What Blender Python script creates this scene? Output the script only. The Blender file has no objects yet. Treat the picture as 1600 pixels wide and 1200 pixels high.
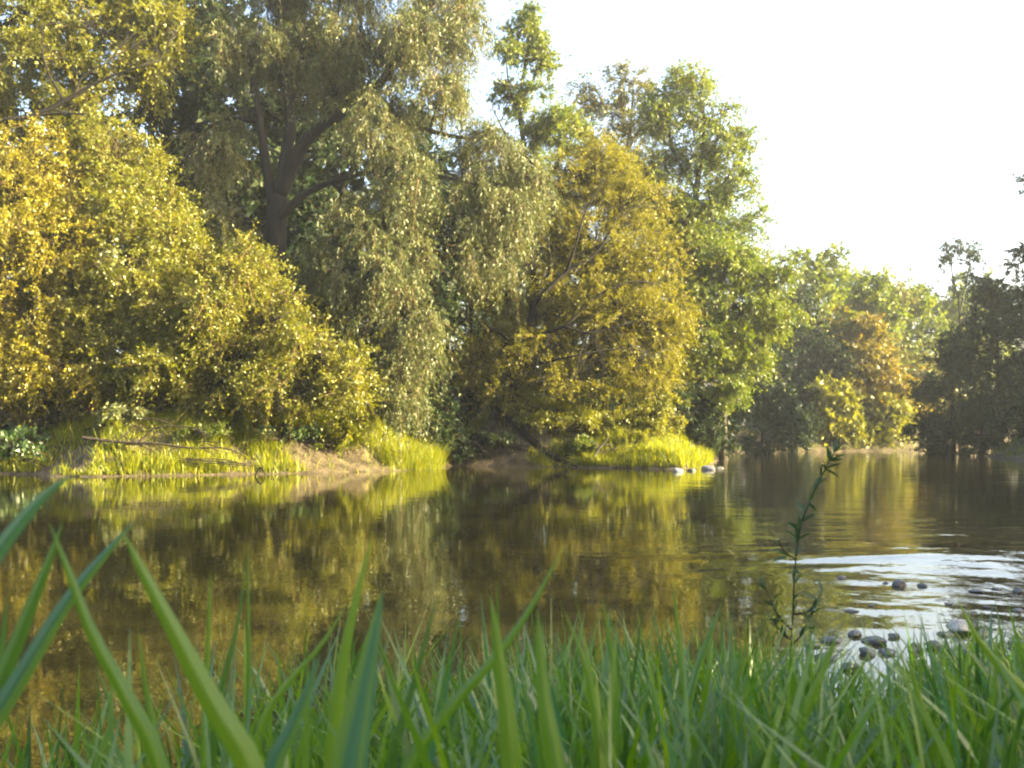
import bpy, math
import numpy as np
from math import radians

# ------------------------------------------------------------------ camera, sky, sun, exposure
S = bpy.context.scene
COL = S.collection
W0, F, HOR, CAMH = 1600.0, 35.0 / 36.0 * 1600.0, 682.0, 1.2

cam_d = bpy.data.cameras.new('camera')
cam = bpy.data.objects.new('camera', cam_d); COL.objects.link(cam)
cam.location = (0, 0, CAMH); cam.rotation_euler = (radians(90), 0, 0)
cam_d.lens = 35; cam_d.sensor_width = 36; cam_d.shift_y = (HOR - 600) / 1600.0
cam_d.clip_start = 0.05; cam_d.clip_end = 3000
cam_d.dof.use_dof = True; cam_d.dof.focus_distance = 34; cam_d.dof.aperture_fstop = 10
S.camera = cam

SUN_AZ, SUN_EL = 102.0, 17.0          # clockwise from the viewing direction (+Y), degrees
wd = bpy.data.worlds.new('World'); S.world = wd; wd.use_nodes = True
wn = wd.node_tree.nodes; wl = wd.node_tree.links
for n in list(wn): wn.remove(n)
sky = wn.new('ShaderNodeTexSky'); sky.sky_type = 'NISHITA'; sky.sun_disc = False
sky.sun_elevation = radians(SUN_EL); sky.sun_rotation = radians(SUN_AZ)
sky.air_density = 1.0; sky.dust_density = 8.0; sky.ozone_density = 1.0; sky.altitude = 200
bg = wn.new('ShaderNodeBackground'); bg.inputs['Strength'].default_value = 0.125
wo = wn.new('ShaderNodeOutputWorld')
wl.new(sky.outputs[0], bg.inputs[0]); wl.new(bg.outputs[0], wo.inputs[0])

sun_d = bpy.data.lights.new('sun', 'SUN'); sun_d.energy = 5.0; sun_d.angle = radians(0.6)
sun_d.color = (1.0, 0.86, 0.44)
sun = bpy.data.objects.new('sun', sun_d); COL.objects.link(sun)
sun.rotation_euler = (radians(90 - SUN_EL), 0, radians(180 - SUN_AZ))
sun.location = (60, 0, 40)

S.view_settings.view_transform = 'Standard'; S.view_settings.look = 'None'
S.view_settings.gamma = 1; S.view_settings.use_curve_mapping = False
S.view_settings.exposure = 3.1
S.render.engine = 'CYCLES'
cy = S.cycles
cy.max_bounces = 8; cy.diffuse_bounces = 6; cy.glossy_bounces = 3; cy.transmission_bounces = 4
cy.volume_bounces = 0; cy.transparent_max_bounces = 4
cy.caustics_reflective = False; cy.caustics_refractive = False
cy.sample_clamp_indirect = 4
cy.use_denoising = True
cy.pixel_filter_type = 'BLACKMAN_HARRIS'; cy.filter_width = 2.1
try: cy.denoiser = 'OPENIMAGEDENOISE'
except Exception: pass

# ------------------------------------------------------------------ helpers
def P(px, py, D):
    """point that stands D metres ahead, as read off the photograph"""
    return np.array([(px - 800) / F * D, D, CAMH + (HOR - py) / F * D])

def tag(o, label=None, cat=None, group=None, kind=None):
    if label: o['label'] = label
    if cat: o['category'] = cat
    if group: o['group'] = group
    if kind: o['kind'] = kind
    return o

def empty(name, loc=(0, 0, 0)):
    o = bpy.data.objects.new(name, None); COL.objects.link(o); o.location = loc
    o.empty_display_size = 0.2
    return o

def link(name, me, mat=None, parent=None):
    o = bpy.data.objects.new(name, me); COL.objects.link(o)
    if mat and not me.materials: me.materials.append(mat)
    if parent is not None: o.parent = parent
    return o

def fast_mesh(name, V, Q, smooth=False, attr=None, fsize=4):
    """V (n,3), Q (m,fsize) index array"""
    V = np.ascontiguousarray(V, dtype=np.float32); Q = np.ascontiguousarray(Q, dtype=np.int32)
    me = bpy.data.meshes.new(name)
    me.vertices.add(len(V)); me.vertices.foreach_set('co', V.ravel())
    me.loops.add(Q.size); me.loops.foreach_set('vertex_index', Q.ravel())
    me.polygons.add(len(Q))
    me.polygons.foreach_set('loop_start', np.arange(0, Q.size, fsize, dtype=np.int32))
    me.polygons.foreach_set('use_smooth', np.full(len(Q), smooth))
    if attr is not None:
        a = me.attributes.new('v', 'FLOAT', 'FACE')
        a.data.foreach_set('value', np.ascontiguousarray(attr, dtype=np.float32))
    me.update(calc_edges=True)
    return me

def norm(v):
    return v / np.maximum(np.linalg.norm(v, axis=-1, keepdims=True), 1e-9)

def tubes(PT, R, sides=4):
    """PT (M,K,3) polylines, R (M,K) radii -> V, Q"""
    M, K = PT.shape[:2]
    T = np.empty_like(PT)
    T[:, 1:-1] = PT[:, 2:] - PT[:, :-2]; T[:, 0] = PT[:, 1] - PT[:, 0]; T[:, -1] = PT[:, -1] - PT[:, -2]
    T = norm(T)
    ref = np.tile(np.array([0.31, 0.94, 0.13]), (M, K, 1))
    bad = np.abs((T * ref).sum(-1)) > 0.93
    ref[bad] = (0.94, -0.2, 0.3)
    A = norm(np.cross(T, ref)); B = np.cross(T, A)
    th = np.linspace(0, 2 * np.pi, sides, endpoint=False)
    V = PT[:, :, None, :] + R[:, :, None, None] * (A[:, :, None, :] * np.cos(th)[None, None, :, None] + B[:, :, None, :] * np.sin(th)[None, None, :, None])
    idx = np.arange(M * K * sides).reshape(M, K, sides)
    a = idx[:, :-1]; b = idx[:, 1:]
    Q = np.stack([a, np.roll(a, -1, 2), np.roll(b, -1, 2), b], -1).reshape(-1, 4)
    return V.reshape(-1, 3), Q

def smooth_path(pts, n):
    """Catmull-Rom resample"""
    p = np.array(pts, float); k = len(p)
    if k < 3:
        t = np.linspace(0, 1, n)[:, None]; return p[0] * (1 - t) + p[-1] * t
    e = np.vstack([2 * p[0] - p[1], p, 2 * p[-1] - p[-2]])
    out = []
    for t in np.linspace(0, k - 1 - 1e-6, n):
        i = int(t); u = t - i
        a, b, c, d = e[i], e[i + 1], e[i + 2], e[i + 3]
        out.append(0.5 * ((2 * b) + (c - a) * u + (2 * a - 5 * b + 4 * c - d) * u * u + (3 * b - a - 3 * c + d) * u ** 3))
    return np.array(out)

def tube_mesh(name, path, r0, r1, sides=8, n=18, rough=0.0, rng=None, power=1.0):
    c = smooth_path(path, n)
    r = r0 + (r1 - r0) * np.linspace(0, 1, n) ** power
    if rough and rng is not None: r = r * (1 + rough * rng.standard_normal(n))
    V, Q = tubes(c[None], r[None], sides)
    if rough and rng is not None:
        V = V + rng.normal(0, rough * 0.25, V.shape) * np.repeat(r, sides)[:, None]
    # closed end
    V = np.vstack([V, c[-1:]])
    last = np.arange((n - 1) * sides, n * sides); nx = np.roll(last, -1)
    cap = np.stack([last, nx, np.full(sides, len(V) - 1), np.full(sides, len(V) - 1)], -1)
    me = bpy.data.meshes.new(name)
    faces = Q.tolist() + [[a, b, c_] for a, b, c_, _ in cap.tolist()]
    me.from_pydata(V.tolist(), [], faces); me.polygons.foreach_set('use_smooth', [True] * len(faces)); me.update()
    return me, c, r

# ------------------------------------------------------------------ materials
def ramp_set(r, stops):
    els = r.color_ramp.elements
    while len(els) > 1: els.remove(els[-1])
    els[0].position = stops[0][0]; els[0].color = (*stops[0][1], 1)
    for p, c in stops[1:]:
        e = els.new(p); e.color = (*c, 1)

def leaf_mat(name, stops, trans=0.45, gloss=0.12, rough=0.45, tboost=1.3):
    m = bpy.data.materials.new(name); m.use_nodes = True
    nt = m.node_tree; N = nt.nodes; L = nt.links
    for n in list(N): N.remove(n)
    at = N.new('ShaderNodeAttribute'); at.attribute_name = 'v'
    rp = N.new('ShaderNodeValToRGB'); ramp_set(rp, stops)
    L.new(at.outputs['Fac'], rp.inputs[0])
    df = N.new('ShaderNodeBsdfDiffuse'); tr = N.new('ShaderNodeBsdfTranslucent')
    L.new(rp.outputs[0], df.inputs[0])
    hs = N.new('ShaderNodeHueSaturation'); hs.inputs['Value'].default_value = tboost; hs.inputs['Saturation'].default_value = 1.1
    L.new(rp.outputs[0], hs.inputs['Color']); L.new(hs.outputs[0], tr.inputs[0])
    mx = N.new('ShaderNodeMixShader'); mx.inputs[0].default_value = trans
    L.new(df.outputs[0], mx.inputs[1]); L.new(tr.outputs[0], mx.inputs[2])
    gl = N.new('ShaderNodeBsdfGlossy'); gl.inputs['Roughness'].default_value = rough
    gl.inputs['Color'].default_value = (0.9, 0.9, 0.85, 1)
    m2 = N.new('ShaderNodeMixShader'); m2.inputs[0].default_value = gloss
    L.new(mx.outputs[0], m2.inputs[1]); L.new(gl.outputs[0], m2.inputs[2])
    o = N.new('ShaderNodeOutputMaterial'); L.new(m2.outputs[0], o.inputs[0])
    return m

def noise_mat(name, stops, scale=4.0, detail=6, rough=0.9, bump=0.4, bscale=None, spec=0.2, dist=0.0, stretch=(1, 1, 1)):
    m = bpy.data.materials.new(name); m.use_nodes = True
    nt = m.node_tree; N = nt.nodes; L = nt.links
    b = N['Principled BSDF']
    tc = N.new('ShaderNodeTexCoord'); mp = N.new('ShaderNodeMapping'); mp.inputs['Scale'].default_value = stretch
    L.new(tc.outputs['Object'], mp.inputs[0])
    ns = N.new('ShaderNodeTexNoise'); ns.inputs['Scale'].default_value = scale; ns.inputs['Detail'].default_value = detail
    ns.inputs['Distortion'].default_value = dist
    L.new(mp.outputs[0], ns.inputs['Vector'])
    rp = N.new('ShaderNodeValToRGB'); ramp_set(rp, stops)
    L.new(ns.outputs[0], rp.inputs[0]); L.new(rp.outputs[0], b.inputs['Base Color'])
    n2 = N.new('ShaderNodeTexNoise'); n2.inputs['Scale'].default_value = bscale or scale * 3; n2.inputs['Detail'].default_value = 8
    L.new(mp.outputs[0], n2.inputs['Vector'])
    bp = N.new('ShaderNodeBump'); bp.inputs['Strength'].default_value = bump; bp.inputs['Distance'].default_value = 0.05
    L.new(n2.outputs[0], bp.inputs['Height']); L.new(bp.outputs[0], b.inputs['Normal'])
    b.inputs['Roughness'].default_value = rough; b.inputs['Specular IOR Level'].default_value = spec
    return m

M = {}
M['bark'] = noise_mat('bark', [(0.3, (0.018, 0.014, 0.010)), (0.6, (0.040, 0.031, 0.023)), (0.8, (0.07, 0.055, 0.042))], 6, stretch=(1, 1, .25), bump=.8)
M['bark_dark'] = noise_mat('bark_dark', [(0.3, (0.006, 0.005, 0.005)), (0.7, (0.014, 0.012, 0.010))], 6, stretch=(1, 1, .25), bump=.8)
M['twig'] = noise_mat('twig', [(0.3, (0.06, 0.035, 0.018)), (0.7, (0.16, 0.10, 0.045))], 8)
M['deadwood'] = noise_mat('deadwood', [(0.3, (0.035, 0.03, 0.024)), (0.7, (0.11, 0.092, 0.075))], 9, stretch=(.3, 1, 1))
M['stone'] = noise_mat('stone', [(0.3, (0.020, 0.020, 0.020)), (0.7, (0.085, 0.08, 0.072))], 7, rough=.45, bump=.6, spec=.5)
M['pale_stone'] = noise_mat('pale_stone', [(0.3, (0.16, 0.15, 0.14)), (0.7, (0.36, 0.34, 0.31))], 5, rough=.6, bump=.6)
M['gold'] = leaf_mat('leaf_gold', [(0, (.065, .072, .006)), (.3, (.165, .150, .005)), (.7, (.255, .215, .006)), (1, (.29, .218, .007))], .5, .035)
M['yellowgreen'] = leaf_mat('leaf_yellowgreen', [(0, (.055, .07, .006)), (.5, (.14, .145, .006)), (1, (.225, .205, .007))], .5, .035)
M['green'] = leaf_mat('leaf_green', [(0, (.040, .070, .009)), (.5, (.095, .125, .011)), (1, (.17, .175, .013))], .5, .03)
M['willow'] = leaf_mat('leaf_willow', [(0, (.030, .044, .014)), (.5, (.068, .082, .022)), (1, (.135, .136, .036))], .42, .03, .45)
M['dome'] = leaf_mat('leaf_dome', [(0, (.07, .068, .008)), (.5, (.145, .140, .011)), (1, (.215, .190, .016))], .5, .02)
M['dark'] = leaf_mat('leaf_dark_shade', [(0, (.007, .016, .009)), (.6, (.020, .034, .011)), (1, (.038, .048, .013))], .35, .015)  # dark green leaf, darkened further so its colour carries shade of bank and wood
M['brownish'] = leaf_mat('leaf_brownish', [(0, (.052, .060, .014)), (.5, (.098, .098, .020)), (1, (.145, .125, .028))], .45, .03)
M['orange'] = leaf_mat('leaf_orange', [(0, (.075, .075, .010)), (.5, (.14, .115, .012)), (1, (.20, .13, .014))], .48, .03)
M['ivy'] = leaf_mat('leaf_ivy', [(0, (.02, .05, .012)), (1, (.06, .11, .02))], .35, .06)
M['pale_leaf'] = leaf_mat('leaf_pale', [(0, (.07, .09, .02)), (1, (.17, .18, .045))], .45, .06)
M['bankgrass'] = leaf_mat('grass_bank', [(0, (.075, .11, .005)), (.5, (.19, .205, .006)), (1, (.29, .265, .007))], .55, .02)
M['grass'] = leaf_mat('grass_near', [(0, (.024, .066, .013)), (.5, (.068, .146, .014)), (.8, (.120, .195, .012)), (1, (.040, .115, .050))], .5, .05, .4)
M['sapling_leaf'] = leaf_mat('leaf_sapling', [(0, (.025, .055, .02)), (1, (.045, .08, .028))], .35, .03)

# ------------------------------------------------------------------ the river and the ground
SHORE = np.array([(-120, 1.0), (-30, 1.6), (-8, 2.5), (-3, 2.9), (0, 3.3), (1.6, 4.0), (3.4, 4.9), (5.5, 5.8), (9, 7.6), (14, 12), (19, 22),
    (23, 36), (25.5, 50), (28.5, 60), (33, 68), (44, 73), (90, 74), (90, 96), (44, 88), (33, 82.5), (29, 81), (24, 79), (18.5, 77), (14.5, 71), (12.2, 60),
    (10.5, 50.5), (8.7, 43.5), (7.7, 39.2), (7.1, 37.4), (6.3, 36.4), (4.6, 37.0), (2.4, 38.6), (0.5, 39.6), (-1.4, 40.2), (-2.4, 41.0), (-2.9, 39.5), (-2.6, 37.2),
    (-2.9, 36.1), (-3.7, 35.2), (-4.6, 34.0), (-6.2, 32.6), (-8.2, 31.6), (-10.2, 30.4), (-12.4, 29.6), (-13.8, 29.8), (-15.0, 31.4), (-17.5, 32.2), (-24, 31), (-40, 29), (-120, 26)], float)

def sdist(x, y):
    """signed distance to the shoreline, positive on land"""
    sh = np.shape(x); x = np.ravel(x).astype(float); y = np.ravel(y).astype(float)
    d = np.full(x.shape, 1e9); ins = np.zeros(x.shape, bool)
    n = len(SHORE)
    for i in range(n):
        a = SHORE[i]; b = SHORE[(i + 1) % n]; e = b - a
        t = np.clip(((x - a[0]) * e[0] + (y - a[1]) * e[1]) / (e @ e), 0, 1)
        d = np.minimum(d, np.hypot(x - a[0] - t * e[0], y - a[1] - t * e[1]))
        c = ((a[1] > y) != (b[1] > y))
        with np.errstate(divide='ignore', invalid='ignore'):
            xi = a[0] + (y - a[1]) / (b[1] - a[1] if b[1] != a[1] else 1e-9) * e[0]
        ins ^= c & (x < xi)
    return np.where(ins, -d, d).reshape(sh)

def wob(x, y):
    return (np.sin(x * 1.3 + 1.7 * np.sin(y * .9)) + np.sin(y * 1.7 + 1.3 * np.sin(x * .7 + 2)) + .6 * np.sin(x * 3.1 + y * 2.3) + .4 * np.sin(x * 5.3 - y * 4.7 + 1)) / 3.0

def ground_z(x, y, sd=None):
    x = np.asarray(x, float); y = np.asarray(y, float)
    if sd is None: sd = sdist(x, y)
    s = sd + .22 * wob(x * 1.3, y * 1.3)
    near = np.clip((16 - y) / 8, 0, 1) * np.clip((14 - np.abs(x)) / 6, 0, 1)
    hb = 1.75 * (1 - near) + .62 * near
    w = 3.3 * (1 - near) + 3.2 * near
    t = np.clip(s / w, 0, 1)
    land = hb * (t * t * (3 - 2 * t) * .55 + t * .45) + np.clip(s - w, 0, 60) * .02 + (.16 * wob(x * .8, y * .8) + .10 * wob(x * 2.1 + 4, y * 2.1)) * np.clip(s / 1.6, 0, 1) * (1 - .7 * near) + .03
    land = land + 1.35 * np.exp(-((x - 0.) ** 2 / 5 + (y - 41.9) ** 2 / 2.2)) * np.clip(s / .8, 0, 1)
    land = land * (1 - .55 * np.exp(-((x - 7.2) ** 2 / 7 + (y - 39.6) ** 2 / 6)))
    water = -.05 - np.clip(-s, 0, 6) * .2
    return np.where(s > 0, land, water)

def axis(segs):
    out = []
    for a, b, st in segs: out.append(np.arange(a, b, st))
    return np.concatenate(out + [[segs[-1][1]]])
gx = axis([(-300, -120, 30), (-120, -30, 6), (-30, -20, 1), (-20, 14, .3), (14, 40, 1.0), (40, 120, 6), (120, 300, 30)])
gy = axis([(-60, -20, 10), (-20, -2, 2), (-2, 8, .3), (8, 27, 1.2), (27, 44, .3), (44, 100, 1.2), (100, 160, 6), (160, 330, 30)])
GX, GY = np.meshgrid(gx, gy)
GZ = ground_z(GX, GY)
rg = np.random.default_rng(5)
GZ = GZ + rg.normal(0, .045, GZ.shape) * (GZ > .1)
ny, nx = GX.shape
idx = np.arange(nx * ny).reshape(ny, nx)
Q = np.stack([idx[:-1, :-1], idx[:-1, 1:], idx[1:, 1:], idx[1:, :-1]], -1).reshape(-1, 4)
M['soil'] = noise_mat('soil', [(0.28, (.024, .019, .011)), (.5, (.062, .047, .028)), (.72, (.125, .098, .062))], 2.6, detail=11, bump=1.0, bscale=14)
g = link('ground', fast_mesh('ground', np.stack([GX, GY, GZ], -1).reshape(-1, 3), Q, True), M['soil'])
tag(g, 'brown earthy river bank and wooded ground', 'ground', kind='structure')

# water -------------------------------------------------------------
def water_material():
    m = bpy.data.materials.new('river_water'); m.use_nodes = True
    nt = m.node_tree; N = nt.nodes; L = nt.links
    b = N['Principled BSDF']
    b.inputs['Base Color'].default_value = (.026, .022, .007, 1); b.inputs['Roughness'].default_value = .014; b.inputs['IOR'].default_value = 1.45
    tc = N.new('ShaderNodeTexCoord')
    def noise(scale, detail, sx=1, sy=1, rot=0.0):
        mp = N.new('ShaderNodeMapping'); mp.inputs['Scale'].default_value = (sx, sy, 1); mp.inputs['Rotation'].default_value = (0, 0, rot)
        L.new(tc.outputs['Object'], mp.inputs[0])
        n = N.new('ShaderNodeTexNoise'); n.inputs['Scale'].default_value = scale; n.inputs['Detail'].default_value = detail
        L.new(mp.outputs[0], n.inputs['Vector']); return n
    def math_(op, a, c, clamp=False):
        n = N.new('ShaderNodeMath'); n.operation = op; n.use_clamp = clamp
        for i, v in enumerate((a, c)):
            if isinstance(v, (int, float)): n.inputs[i].default_value = v
            else: L.new(v, n.inputs[i])
        return n.outputs[0]
    fine = noise(5.5, 3, 1, .8, .2); broad = noise(1.1, 2, 1, .8)
    # the riffle over the stones, on the inside of the bend
    sp = N.new('ShaderNodeSeparateXYZ'); L.new(tc.outputs['Object'], sp.inputs[0])
    patch = noise(.22, 3, .6, 1.6)
    rx = math_('MULTIPLY', math_('MULTIPLY', math_('SUBTRACT', sp.outputs[0], 2.2), .4, True), math_('ADD', math_('MULTIPLY', math_('SUBTRACT', 16.0, sp.outputs[1]), .12, True), .22, True))
    pm = math_('MULTIPLY', math_('SUBTRACT', patch.outputs[0], .40), 5.0, True)
    rif = math_('MULTIPLY', rx, pm)
    amp = math_('ADD', math_('MULTIPLY', rif, .013), .0014)
    h = math_('MULTIPLY', fine.outputs[0], amp)
    h2 = math_('MULTIPLY', broad.outputs[0], math_('ADD', math_('MULTIPLY', rif, .04), .0030))
    hh = math_('ADD', h, h2)
    bp = N.new('ShaderNodeBump'); bp.inputs['Strength'].default_value = 1.0; bp.inputs['Distance'].default_value = 1.0
    L.new(hh, bp.inputs['Height']); L.new(bp.outputs[0], b.inputs['Normal'])
    return m
wx = axis([(-140, -10, 6), (-10, 1, .5), (1, 12, .09), (12, 30, .5), (30, 110, 6)]); wy = axis([(-5, 3, .5), (3, 14, .06), (14, 24, .4), (24, 110, 4)])
WX, WY = np.meshgrid(wx, wy); idx = np.arange(WX.size).reshape(WX.shape)
# low swells where the current slides over the stones
rmask = np.clip((WX - 1.5 + .8 * wob(WX * .3, WY * 2.2)) / 2.8, 0, 1) * np.clip((13.5 - WY) / 3, 0, 1) * np.clip((WY - 5) / 1.5, 0, 1)
cy_ = 9.55 + .5 * wob(WX * .45, 1.3) + .12 * (WX - 4)
t_ = (WY - cy_) / 1.15
hump = np.where(t_ < 0, np.exp(-(t_ * 1.25) ** 2), np.exp(-(t_ * .75) ** 2))
WZ = rmask * ((.075 * hump) + .0045 * wob(WX * 2.2, WY * 5) + .0028 * wob(WX * 4.3 + 5, WY * 9 + 1))
Q = np.stack([idx[:-1, :-1], idx[:-1, 1:], idx[1:, 1:], idx[1:, :-1]], -1).reshape(-1, 4)
w = link('river_water', fast_mesh('river_water', np.stack([WX, WY, WZ], -1).reshape(-1, 3), Q, True), water_material())
tag(w, 'calm olive river surface mirroring the trees', 'water', kind='structure')

# ------------------------------------------------------------------ trees
def lobe(px, py, D, rxp, ryp, dep=None):
    c = P(px, py, D); s = D / F
    return (c, np.array([rxp * s, dep if dep else (rxp + ryp) * .5 * s, ryp * s]))

def build_crown(rng, lobes, n_leaf, skel, leaf=(.11, .08), tw_len=.55, droop=.15, leaf_droop=.3, per_twig=14, twigs_per=5,
                shell=.35, up=.5, twig_w=.010, gap=.22, sat=3):
    """lobes -> (leaf mesh arrays, twig arrays, branch arrays)"""
    skP, skR = skel
    if sat:                                      # uneven outline: smaller boughs stand out of every lobe
        L2 = []
        for c, r in lobes:
            L2.append((c, r * .82))
            for _ in range(sat):
                u = norm(rng.standard_normal(3)); u[2] *= .8
                f = rng.uniform(.28, .52)
                L2.append((c + u * r * (1.02 - f * .55), r * f))
        lobes = L2
    area = np.array([r[0] * r[2] for _, r in lobes]) ** .9
    nsub = max(8, int(n_leaf / (per_twig * twigs_per)))
    share = np.maximum(2, np.round(nsub * area / area.sum())).astype(int)
    sub, out, org, cv = [], [], [], []
    bpts, brad = [], []
    for (c, r), k in zip(lobes, share):
        # limb of the lobe
        d = np.linalg.norm(skP - c, axis=1) + .9 * np.clip(skP[:, 2] - c[2] + .3, 0, 99)
        j = int(np.argmin(d)); a = skP[j]
        mid = (a + c) / 2 + rng.normal(0, .08, 3) * np.linalg.norm(c - a) + np.array([0, 0, .10]) * np.linalg.norm(c - a)
        tt = np.linspace(0, 1, 6)[:, None]
        path = (1 - tt) ** 2 * a + 2 * tt * (1 - tt) * mid + tt ** 2 * c
        r0 = min(skR[j] * .6, .02 + .022 * np.linalg.norm(c - a) + .02)
        bpts.append(path); brad.append(np.linspace(r0, .018, 6))
        u = norm(rng.standard_normal((k, 3)))
        rr = rng.uniform(shell, 1, k) ** .6
        s = c + u * rr[:, None] * r
        sub.append(s); out.append(u); cv.append(rng.random(k))
        ii = rng.integers(2, 6, k); org.append(path[ii])
    sub = np.vstack(sub); out = np.vstack(out); org = np.vstack(org); cv = np.concatenate(cv)
    if gap:
        ph = rng.uniform(0, 6.28, (6, 3)); fr = rng.uniform(1.2, 3.2, (6, 3)) * rng.choice([-1, 1], (6, 3))
        g_ = sum(np.sin(sub @ fr[q] + ph[q, 0]) for q in range(6))
        gm = g_ > np.quantile(g_, gap)
        sub, out, org, cv = sub[gm], out[gm], org[gm], cv[gm]
    keep = sub[:, 2] > .45
    sub, out, org, cv = sub[keep], out[keep], org[keep], cv[keep]
    m = len(sub)
    # branchlets
    mid = (org + sub) / 2 + rng.normal(0, .12, (m, 3)) + np.array([0, 0, .12])
    BP = np.stack([org, mid, sub], 1); BR = np.tile(np.array([.020, .013, .006]), (m, 1))
    BV, BQ = tubes(BP, BR, 3)
    LV, LQ = tubes(np.array(bpts), np.array(brad), 6)
    BQ = np.vstack([LQ, BQ + len(LV)]); BV = np.vstack([LV, BV])
    # twigs
    T = m * twigs_per
    s = np.repeat(sub, twigs_per, 0); o = np.repeat(out, twigs_per, 0); tv = np.repeat(cv, twigs_per)
    d = norm(o * .6 + rng.standard_normal((T, 3)) * .75 + np.array([0, 0, -droop]))
    Ln = tw_len * rng.uniform(.5, 1.3, T) * np.where(rng.random(T) < .12, 1.9, 1)
    sag = droop * Ln * .8
    e = s + d * Ln[:, None] - np.array([0, 0, 1]) * sag[:, None]
    sd_ = norm(np.cross(d, rng.standard_normal((T, 3)))) * twig_w
    TV = np.stack([s - sd_, s + sd_, e], 1).reshape(-1, 3)
    TQ = np.arange(T * 3).reshape(T, 3)
    # leaves
    n = T * per_twig
    t = rng.uniform(.05, 1.08, n)
    s = np.repeat(s, per_twig, 0); d = np.repeat(d, per_twig, 0); Ln = np.repeat(Ln, per_twig); sag = np.repeat(sag, per_twig)
    p = s + d * (Ln * t)[:, None] - np.array([0, 0, 1]) * (sag * t * t)[:, None] + rng.normal(0, .045, (n, 3))
    ax = norm(d * .5 + rng.standard_normal((n, 3)) * .6 + np.array([0, 0, -leaf_droop]))
    nn = rng.standard_normal((n, 3)) * .7 + np.array([0, 0, up])
    side = norm(np.cross(ax, nn)); 
    nn = np.cross(side, ax)
    sc = rng.uniform(.65, 1.3, n)[:, None]
    l = leaf[0] * sc; w_ = leaf[1] * sc * .5
    V = np.stack([p - side * w_, p + side * w_, p + ax * l], 1).reshape(-1, 3)
    LQ2 = np.arange(n * 3).reshape(n, 3)
    v = np.clip(.55 * np.repeat(tv, per_twig) + .45 * rng.random(n), 0, 1)
    return (V, LQ2, v), (TV, TQ), (BV, BQ)

def make_tree(name, label, cat, base, trunk, tr, limbs, lobes, mat, n_leaf, seed, bark='bark', group=None, twig_mat='twig', **kw):
    """base: world xyz; trunk: world path; limbs: [(path, r0, r1)]"""
    rng = np.random.default_rng(seed)
    base = np.array(base, float)
    root = empty(name, base)
    tag(root, label, cat, group)
    inv = -base
    me, c, r = tube_mesh('trunk', [np.array(p) + inv for p in trunk], tr[0], tr[1], 10, 22, .06, rng, .8)
    link('trunk', me, M[bark], root)
    skP, skR = [c], [r]
    for path, r0, r1 in limbs:
        me, c, r = tube_mesh('limb', [np.array(p) + inv for p in path], r0, r1, 7, 16, .05, rng)
        link('limb', me, M[bark], root); skP.append(c); skR.append(r)
    skel = (np.vstack(skP), np.concatenate(skR))
    sel = skel[0][:, 2] > .25 * skel[0][:, 2].max()
    skel = (skel[0][sel], skel[1][sel])
    (V, LQ, v), (TV, TQ), (BV, BQ) = build_crown(rng, [(c + inv, r) for c, r in lobes], n_leaf, skel, **kw)
    o = link('branches', fast_mesh('branches', BV, BQ, True), M[bark], root); o['kind'] = 'stuff'
    o = link('twigs', fast_mesh('twigs', TV, TQ, fsize=3), M[twig_mat], root); o['kind'] = 'stuff'
    o = link('crown', fast_mesh('crown', V, LQ, False, v, 3), M[mat], root); o['kind'] = 'stuff'
    return root

def gpt(px, D):
    x = (px - 800) / F * D
    return np.array([x, D, float(ground_z(x, D))])

def auto_tree(name, label, cat, x, y, h, w, mat, n_leaf, seed, low=.12, nl=11, bark='bark_dark', group=None, **kw):
    """ovoid crown of uneven lobes round a tapering trunk"""
    rng = np.random.default_rng(seed + 1000)
    z = float(ground_z(x, y)); base = np.array([x, y, z])
    bendx, bendy = rng.normal(0, .04 * h, 2)
    trunk = [base - (0, 0, .3), base + (bendx * .4, bendy * .4, h * .35), base + (bendx, bendy, h * .65), base + (bendx * 1.2, bendy, h * .93)]
    lobes = []
    for i in range(nl):
        f = low + (1 - low) * (i + .5) / nl
        prof = math.sin(math.pi * min(1, (f * .68 + .17))) ** .7
        a = rng.uniform(0, 6.28) + i * 2.4
        rad = w * prof * rng.uniform(.35, .65)
        lr = w * prof * rng.uniform(.42, .62) + .3
        lz = z + f * h
        lz = min(lz, z + h - lr * .6)
        lobes.append((np.array([x + bendx * f + rad * math.cos(a), y + bendy * f + rad * math.sin(a), lz]), np.array([lr, lr, lr * rng.uniform(.6, .95)])))
    lobes.append((base + np.array([bendx, bendy, h * .86]), np.array([w * .35, w * .35, h * .13])))
    return make_tree(name, label, cat, base, trunk, (h * .016 + .04, .03), [], lobes, mat, n_leaf, seed, bark=bark, group=group, **kw)

def px_tree(name, label, cat, px, top, D, hw, mat, n_leaf, seed, **kw):
    x = (px - 800) / F * D
    h = CAMH + (HOR - top) / F * D - float(ground_z(x, D))
    return auto_tree(name, label, cat, x, D, h, hw * D / F, mat, n_leaf, seed, **kw)

def pp(D, *pts):
    return [P(a, b, D + (c[0] if c else 0)) for a, b, *c in pts]

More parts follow.
